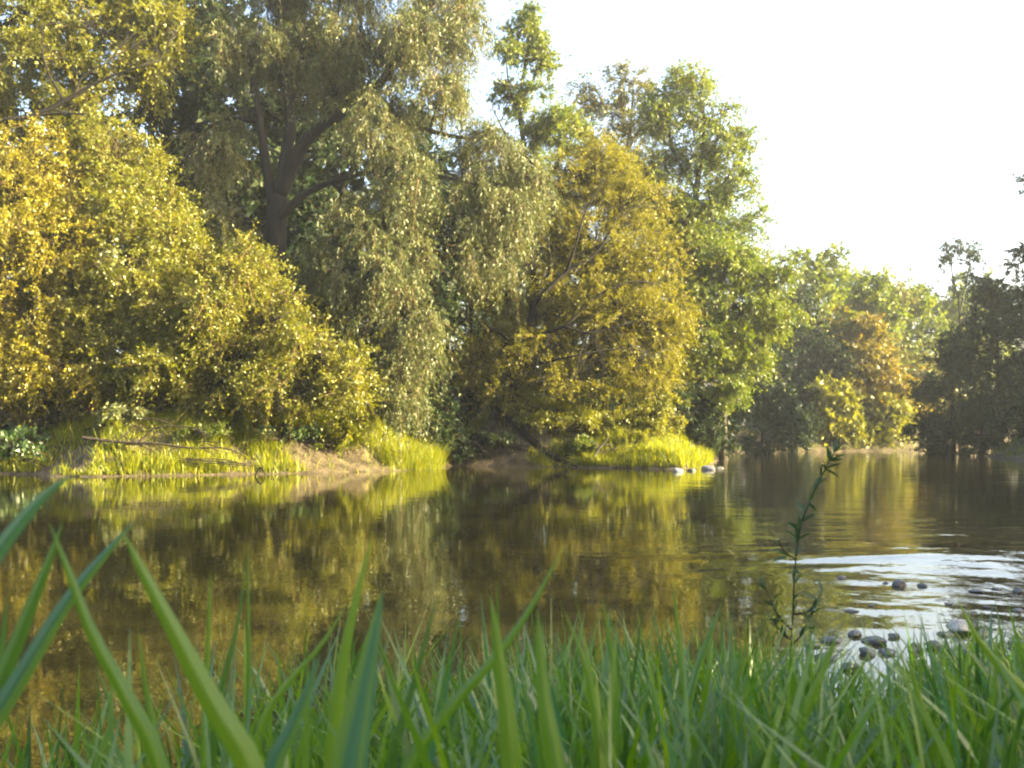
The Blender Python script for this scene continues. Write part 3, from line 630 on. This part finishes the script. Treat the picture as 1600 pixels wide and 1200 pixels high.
def blob(x, y, cx, cy, rx, ry):
    return np.clip(1.4 - np.hypot((x - cx) / rx, (y - cy) / ry), 0, 1)
def dens_bank(x, y, sd):
    d = (sd > .05) * np.clip(1.2 - sd / 5, 0.05, 1)
    bare = np.maximum.reduce([blob(x, y, -14.0, 31.2, 1.1, 1.4), blob(x, y, -6.2, 33.5, 1.4, 1.0), blob(x, y, -5.0, 34.5, .8, .7), blob(x, y, -18, 35.5, 4, 1.4), blob(x, y, .2, 40.8, 1.9, 1.1)])
    return d * (1 - np.clip(bare * 1.8, 0, .97)) * (.7 + .3 * (wob(x * .9, y * .9) > -.25))
rng = np.random.default_rng(200)
pos, sd = scatter(rng, 300000, -22, 12, 28, 46, dens_bank)
h = rng.uniform(.12, .6, len(pos)) * np.clip(.85 + .9 * wob(pos[:, 0] * 1.7, pos[:, 1] * 1.7), .25, 1.8); tag(link('bank_grass', grass_mesh('bank_grass', pos, h, rng.uniform(.022, .05, len(pos)), rng.uniform(.1, .6, len(pos)), rng, 2), M['bankgrass']), 'low green grass covering the far bank slope', 'grass', kind='stuff')
# the two lit points
def dens_p1(x, y, sd): return (sd > -.12) * blob(x, y, -3.3, 36.2, 1.25, 1.5)
pos, sd = scatter(rng, 16000, -6, -1.5, 33.5, 39, dens_p1)
h = rng.uniform(.35, 1.1, len(pos)) * np.clip(.85 + .6 * wob(pos[:, 0] * 2.6, pos[:, 1] * 2.6), .35, 1.5); tag(link('point_grass', grass_mesh('point_grass', pos, h, rng.uniform(.012, .026, len(pos)), rng.uniform(.1, 1.1, len(pos)), rng, 3), M['bankgrass']), 'tall glowing yellow-green grass on the small point below the willow', 'grass', kind='stuff')
def dens_p2(x, y, sd): return (sd > -.08) * np.maximum(blob(x, y, 6.9, 37.7, 1.3, 1.3), .45 * blob(x, y, 4.4, 39.0, 1.8, 1.4)) * (.35 + .65 * (wob(x * 2.2, y * 2.2) > -.2))
pos, sd = scatter(rng, 26000, 0, 10, 35.5, 43, dens_p2)
h = rng.uniform(.2, .75, len(pos)) * np.clip(.85 + .7 * wob(pos[:, 0] * 2.2, pos[:, 1] * 2.2), .3, 1.6); tag(link('shore_grass', grass_mesh('shore_grass', pos, h, rng.uniform(.012, .026, len(pos)), rng.uniform(.1, 1.1, len(pos)), rng, 3), M['bankgrass']), 'sunlit grass on the flat point under the yellow dome tree', 'grass', kind='stuff')
def dens_far(x, y, sd): return (sd > .1) * (sd < 5)
pos, sd = scatter(rng, 30000, 8, 40, 44, 90, dens_far)
h = rng.uniform(.2, .6, len(pos)); tag(link('far_bank_grass', grass_mesh('far_bank_grass', pos, h, rng.uniform(.03, .06, len(pos)), rng.uniform(.1, .6, len(pos)), rng, 2), M['green']), 'grass along the distant shores round the bend', 'grass', kind='stuff')

# ------------------------------------------------------------------ wood lying on the bank
def wood(name, label, cat, main, r, subs, mat, seed):
    rng = np.random.default_rng(seed)
    base = np.array(main[0]); root = empty(name, base); tag(root, label, cat)
    me, c, _ = tube_mesh('stem', [np.array(p) - base for p in main], r[0], r[1], 8, 20, .08, rng); link('stem', me, M[mat], root)
    for path, r0, r1 in subs:
        me, _, _ = tube_mesh('branch', [np.array(p) - base for p in path], r0, r1, 5, 12, .06, rng); link('branch', me, M[mat], root)
wood('dead_branch', 'bare dead branch reaching low over the water from the earth slip', 'branch', pp(31, (130, 684), (190, 691), (245, 693), (300, 700), (350, 700), (382, 712)), (.06, .012),
    [(pp(31, (215, 693), (232, 676), (255, 666), (300, 668), (330, 680)), .035, .01), (pp(31, (250, 696), (262, 715), (275, 735)), .025, .008), (pp(31, (350, 701), (368, 706), (376, 722)), .02, .006), (pp(31, (300, 668), (318, 678), (322, 690)), .018, .006), (pp(31, (330, 698), (345, 690), (362, 694)), .015, .005), (pp(31, (275, 697), (281, 715), (280, 738)), .016, .005), (pp(31, (180, 690), (200, 676), (215, 660)), .02, .006), (pp(31, (310, 697), (335, 712), (350, 730)), .016, .005)], 'bark', 301)
wood('bent_stick', 'short hooked stick poking out of the water by the bank', 'stick', pp(30.3, (398, 746), (402, 736), (408, 731), (413, 738), (416, 746)), (.03, .012), [(pp(30.3, (403, 735), (398, 728), (392, 727)), .012, .005)], 'bark_dark', 302)
lg = [np.array([(a - 800) / F * d, d, float(ground_z((a - 800) / F * d, d)) + .10]) for a, d in ((772, 42.0), (805, 41.1), (842, 40.2), (876, 39.4), (903, 38.6))]; lg[-1][2] = -.05
wood('slanting_log', 'thick dark log slanting down the bank into the water', 'log', lg, (.22, .11), [([lg[3], lg[3] + (.25, -.1, .2), lg[3] + (.5, -.2, .15)], .05, .02), ([lg[2], lg[2] + (-.1, -.2, .25), lg[2] + (-.3, -.3, .3)], .04, .015)], 'bark_dark', 303)
wood('root_snag', 'gnarled root snag on the inlet bank', 'snag', pp(40.6, (722, 690), (740, 692), (752, 702), (756, 722), (764, 733)), (.12, .03), [(pp(40.5, (740, 692), (735, 708), (742, 722)), .05, .02), (pp(40.4, (750, 700), (765, 712), (772, 730)), .04, .015), (pp(40.5, (728, 690), (718, 706), (722, 724)), .05, .02)], 'bark', 304)
wood('upright_snag', 'small forked snag standing in the sunlit shore grass', 'snag', pp(38.4, (925, 722), (935, 702), (946, 690), (952, 680)), (.05, .015), [(pp(38.4, (935, 702), (930, 692), (922, 688)), .025, .01), (pp(38.4, (941, 696), (952, 694), (960, 700)), .02, .008)], 'deadwood', 305)

# ------------------------------------------------------------------ stones
import bmesh
def rock(name, label, loc, size, mat, seed, group=None, rz=0.0):
    rng = np.random.default_rng(seed)
    bm = bmesh.new(); bmesh.ops.create_icosphere(bm, subdivisions=3, radius=1)
    k = rng.normal(0, 1, (6, 3)); k /= np.linalg.norm(k, axis=1)[:, None]; off = rng.uniform(.5, .85, 6)
    ph = rng.uniform(0, 6, 3)
    for v in bm.verts:
        p = np.array(v.co)
        for a, o in zip(k, off):
            s = p @ a
            if s > o: p = p - a * (s - o) * .95
        p = p * (1 + .06 * math.sin(4 * p[0] + ph[0]) * math.sin(5 * p[1] + ph[1]) + .04 * math.sin(9 * p[2] + ph[2]))
        v.co = p * np.array(size)
    me = bpy.data.meshes.new(name); bm.to_mesh(me); bm.free()
    me.polygons.foreach_set('use_smooth', [True] * len(me.polygons))
    o = link(name, me, M[mat]); o.location = loc; o.rotation_euler = (0, 0, rz)
    tag(o, label, 'stone', group)
def wrock(px, py, wpx, hpx, label, seed, mat='stone', group=None, deep=.8):
    """a stone with its foot in the water at pixel row py"""
    D = CAMH * F / (py - HOR); s = D / F
    c = P(px, py, D)
    hpx = min(hpx, .45 * wpx)
    rock('river_stone', label, (c[0], c[1], hpx * s * .10), (wpx * s * .46, wpx * s * .42 * deep, hpx * s * .55), mat, seed, group, seed * 1.3)
wrock(1313, 905, 22, 16, 'pointed dark stone standing alone at the edge of the bright riffle', 401)
wrock(1406, 915, 36, 16, 'round dark stone, larger of the close pair in the riffle', 402)
wrock(1441, 917, 20, 13, 'small stone next to the round dark one in the riffle', 403)
wrock(1383, 912, 14, 5, 'flat sliver of stone touching the round dark stone', 404)
g = 'low stones at the edge of the riffle'; l = 'low dark stone barely breaking the riffle beyond the sapling'
for i, (px, py, w_, h_) in enumerate([(1525, 925, 28, 8), (1556, 921, 18, 6), (1592, 926, 28, 13), (1578, 932, 12, 9), (1483, 944, 20, 5), (1330, 955, 26, 5), (1362, 947, 16, 4), (1470, 900, 12, 4), (1545, 950, 22, 6), (1590, 955, 26, 8)]):
    wrock(px, py, w_, h_, l, 410 + i, group=g)
g = 'wet stones heaped at the near shore'; l = 'wet grey stone in the heap behind the foreground grass'
for i, (px, py, w_, h_) in enumerate([(1300, 1002, 40, 16), (1335, 993, 34, 14), (1365, 1004, 44, 18), (1396, 996, 26, 26), (1352, 1022, 40, 22), (1386, 1022, 34, 18), (1428, 1016, 40, 18), (1462, 1012, 38, 18), (1484, 1028, 50, 20), (1520, 1024, 46, 22), (1556, 1018, 42, 20), (1590, 1010, 44, 18),
        (1290, 1030, 36, 16), (1330, 1046, 40, 18), (1440, 1046, 44, 18), (1500, 1056, 46, 18), (1560, 1050, 44, 18), (1270, 1010, 26, 10), (1534, 992, 34, 14), (1476, 992, 30, 12)]):
    wrock(px, py, w_, h_, l, 430 + i, group=g)
wrock(1505, 986, 76, 26, 'broad pale flat-topped stone, biggest of the heap behind the grass', 460, mat='pale_stone')
wrock(1106, 734, 26, 12, 'pale stone at the very tip of the grassy point', 461, mat='pale_stone')
wrock(1124, 732, 16, 5, 'flat dark stone in the water off the tip of the grassy point', 462)
wrock(1058, 737, 26, 9, 'pale stone under the overhanging grass of the point', 463, mat='pale_stone')
wrock(1080, 736, 16, 8, 'dark stone under the overhanging grass of the point', 464)

# ------------------------------------------------------------------ foreground grass
rng = np.random.default_rng(500)
def env(px):     # height to which the meadow grows, as rows of the photograph
    return np.interp(px, [-200, 0, 200, 420, 520, 700, 850, 1000, 1200, 1290, 1350, 1430, 1600, 1900], [1060, 1085, 1055, 1010, 995, 1020, 985, 985, 1000, 1015, 1040, 1010, 985, 985])
def dens_near(x, y, sd):
    px = 800 + F * x / y
    return (sd > -.1) * (1 - .6 * np.clip(1.3 - np.abs(px - 1365) / 75, 0, 1)) * np.clip(.16 + (px - 300) / 700, .14, 1) 
pos, sd = scatter(rng, 66000, -4, 6.5, .75, 5.4, dens_near)
px = 800 + F * pos[:, 0] / pos[:, 1]
k = (px > -300) & (px < 1900); pos, px = pos[k], px[k]
zmax = CAMH - (env(px) + rng.normal(0, 22, len(px)) - HOR) / F * pos[:, 1]
h = np.clip(zmax - pos[:, 2], 0, .62) * rng.uniform(.55, 1.08, len(px))
k = h > .1; pos, h = pos[k], h[k]
tag(link('meadow_grass', grass_mesh('meadow_grass', pos, h * 1.05, rng.uniform(.006, .020, len(pos)) * (.6 + h), rng.uniform(.05, .6, len(pos)), rng, 4), M['grass']), 'dense fresh green grass along the near shore', 'grass', kind='stuff')

def blade_mesh(path, width, v):
    n = 14; c = smooth_path(path, n); t = np.linspace(0, 1, n)   # base -> tip
    T = norm(np.gradient(c, axis=0))
    side = norm(np.cross(T, np.array([0, 1.0, 0]) + 0 * T)); nn = np.cross(side, T)
    w_ = width * np.minimum(1, .72 + t * .9) * np.clip((1 - t) * 1.5, 0, 1) ** .75; w_[-1] = width * .015
    u = np.linspace(-1, 1, 9)
    V = (c[:, None, :] + side[:, None, :] * (w_[:, None] * .5 * u)[:, :, None] + nn[:, None, :] * (w_[:, None] * .18 * np.abs(u))[:, :, None]).reshape(-1, 3)
    i = np.arange(n - 1)[:, None] * 9
    Qd = np.concatenate([np.stack([i + k, i + k + 1, i + k + 10, i + k + 9], -1) for k in range(8)], 1).reshape(-1, 4)
    vein = np.random.default_rng(int(width * 1e5)).normal(0, .07, 8); vein[3:5] += .1
    return fast_mesh('blade', V, Qd, True, np.clip(v + np.tile(vein, n - 1), 0, 1))
def clump(label, D0, blades):
    """blades: (depth, width px, colour, base..tip rows of the photograph)"""
    b = blades[0]; bx = P(b[3][0], b[3][1], b[0]); base = np.array([bx[0], bx[1], float(ground_z(bx[0], bx[1]))])
    root = empty('tall_grass_clump', base); tag(root, label, 'grass')
    for D, wp, v, *pts in blades:
        w3 = [P(a, c, D) for a, c in pts]
        gz = float(ground_z(w3[0][0], D)) - .02; dz = w3[0][2] - gz; dd = w3[0] - w3[1]; foot = np.array([w3[0][0] + dd[0] / max(-dd[2], .02) * min(dz, .3) * .6, D + .02, gz])
        link('blade', blade_mesh([np.array(p) - base for p in [foot, foot * .5 + w3[0] * .5] + w3], wp * D / F, v), M['grass'], root)
clump('crossing broad grass blades leaning over the calm water', .75, [
    (.72, 44, .95, (-150, 1150), (-70, 960), (0, 855), (60, 782), (112, 741)), (.78, 36, .95, (-40, 1190), (30, 1060), (100, 945), (160, 870), (212, 812)), (.8, 32, .4, (-50, 1180), (10, 1040), (50, 940), (78, 870), (98, 815)),
    (.75, 32, .6, (255, 1215), (190, 1080), (140, 985), (105, 890), (76, 815)), (.7, 48, .7, (400, 1230), (335, 1110), (280, 1005), (228, 905), (190, 828)), (1.0, 20, .3, (-20, 1190), (-8, 1080), (5, 990), (10, 930))])
clump('group of slim upright grass blades rising out of the short grass', 1.0, [
    (1.0, 15, .6, (318, 1200), (322, 1080), (326, 970), (330, 890)), (1.05, 15, .3, (330, 1200), (345, 1080), (370, 980), (386, 868)), (1.1, 12, .5, (385, 1200), (388, 1080), (388, 960), (388, 850)), (1.0, 18, .5, (250, 1200), (228, 1080), (215, 980)), (1.0, 16, .6, (400, 1160), (440, 1080), (500, 1010), (542, 944)), (1.1, 14, .8, (150, 1200), (175, 1120), (150, 1040))])
clump('broad blue-green grass blade beside a taller slim one', .8, [
    (.7, 66, 1.0, (540, 1230), (558, 1120), (578, 1020), (598, 922)), (.85, 27, .7, (515, 1210), (535, 1040), (555, 940), (582, 836)), (.9, 24, .8, (560, 1210), (540, 1110), (525, 1010)), (.9, 16, .2, (610, 1200), (640, 1090), (665, 1000), (682, 930)), (.8, 34, .95, (420, 1220), (450, 1150), (480, 1080), (500, 1020))])
clump('long slanting grass stalk with tapering blades over the willow reflection', .9, [
    (.85, 22, .5, (630, 1215), (710, 1100), (780, 1020), (832, 945), (882, 852)), (.8, 36, .65, (800, 1215), (790, 1100), (778, 1010), (766, 930)), (.85, 36, .75, (872, 1215), (852, 1110), (845, 1030), (840, 950)), (1.0, 13, .4, (670, 1200), (690, 1090), (705, 1020), (720, 958)), (1.0, 16, .9, (840, 1200), (825, 1110), (808, 1030)), (.95, 20, .6, (940, 1215), (930, 1120), (915, 1040), (880, 950)), (1.1, 18, .5, (960, 1200), (962, 1080), (952, 1000), (940, 930))])
clump('tallest grass blades in the thick grass beside the sapling', 1.4, [
    (1.4, 16, .8, (1085, 1180), (1070, 1080), (1060, 990), (1052, 905)), (1.5, 16, .9, (1060, 1180), (1085, 1060), (1110, 990), (1128, 940)), (1.3, 18, .4, (1135, 1190), (1150, 1080), (1158, 1000)), (1.2, 24, .6, (1230, 1210), (1260, 1110), (1290, 1040), (1310, 985)), (1.3, 22, .7, (1480, 1210), (1440, 1100), (1415, 1020)), (1.2, 24, .7, (1640, 1130), (1580, 1060), (1530, 1000), (1495, 935)), (1.4, 14, .5, (1540, 1190), (1554, 1080), (1560, 970)), (1.4, 14, .5, (1440, 1190), (1438, 1080), (1440, 960))])

# ------------------------------------------------------------------ sapling at the water's edge
D = 3.0
sb = P(1228, 1180, D); base = np.array([sb[0], D, float(ground_z(sb[0], D))])
sap = empty('willow_sapling', base); tag(sap, 'slender dark-leaved sapling rising from the grass at the water edge', 'sapling')
main = [base - (0, 0, .05)] + pp(D, (1232, 1080), (1238, 980), (1243, 880), (1252, 820), (1276, 760), (1302, 708))
me, sc, sr = tube_mesh('stem', [p - base for p in main], .0032, .001, 6, 26); link('stem', me, M['bark_dark'], sap)
rng = np.random.default_rng(600)
subs = [pp(D, (1238, 985), (1215, 960), (1195, 915)), pp(D, (1240, 960), (1265, 955), (1284, 925)), pp(D, (1245, 875), (1230, 865), (1218, 850)), pp(D, (1237, 1000), (1222, 990), (1210, 970)), pp(D, (1236, 1010), (1258, 985), (1268, 955))]
lv = bpy.data.meshes.new('leaf')
lV = []
for t, w_ in [(0, .02), (.25, .75), (.5, 1), (.75, .6), (1, .02)]:
    lV += [(-.09 * w_, t, .03 * w_ - .12 * t * t), (0, t, -.12 * t * t), (.09 * w_, t, .03 * w_ - .12 * t * t)]
lQ = [(i * 3 + k, i * 3 + k + 1, i * 3 + k + 4, i * 3 + k + 3) for i in range(4) for k in (0, 1)]
lv = fast_mesh('leaf', np.array(lV), np.array(lQ), True, np.linspace(.2, .8, len(lQ)))
from mathutils import Vector, Matrix
def add_leaf(p, d, ln):
    o = link('leaf', lv, M['sapling_leaf'], sap); o.location = p
    q = Vector(d).to_track_quat('Y', 'Z'); o.rotation_mode = 'QUATERNION'
    o.rotation_quaternion = q @ Matrix.Rotation(rng.uniform(-1.2, 1.2), 3, 'Y').to_quaternion(); o.scale = (ln * 1.15, ln, ln)
for path in subs:
    me, c, _ = tube_mesh('branch', [p - base for p in path], .003, .0012, 5, 12); link('branch', me, M['bark_dark'], sap)
    for i in [a for a in range(3, 12)]:
        d = norm(c[i] - c[i - 1]); d = norm(d + rng.normal(0, .55, 3)); add_leaf(c[i], d, rng.uniform(.035, .065))
for i in range(9, 26):
    dense = 1 if (i > 22 or i in (15, 16, 17)) else 0
    for j in range(5 if dense else 2):
        d = norm(norm(sc[i] - sc[i - 1]) + rng.normal(0, .75, 3)); add_leaf(sc[i], d, rng.uniform(.035, .062))

# ------------------------------------------------------------------ the hazy evening air
bm = bmesh.new(); bmesh.ops.create_cube(bm, size=1)
hz = bpy.data.meshes.new('haze'); bm.to_mesh(hz); bm.free()
hm = bpy.data.materials.new('haze'); hm.use_nodes = True
hn = hm.node_tree.nodes
for n in list(hn): hn.remove(n)
pv = hn.new('ShaderNodeVolumePrincipled'); pv.inputs['Density'].default_value = 0.0005; pv.inputs['Color'].default_value = (.92, .95, 1, 1); pv.inputs['Anisotropy'].default_value = 0.3
ho = hn.new('ShaderNodeOutputMaterial'); hm.node_tree.links.new(pv.outputs[0], ho.inputs['Volume'])
ho_ = link('haze', hz, hm); ho_.scale = (640, 420, 34.5); ho_.location = (0, 140, 14.75); tag(ho_, 'thin hazy evening air over the river', 'haze', kind='stuff')
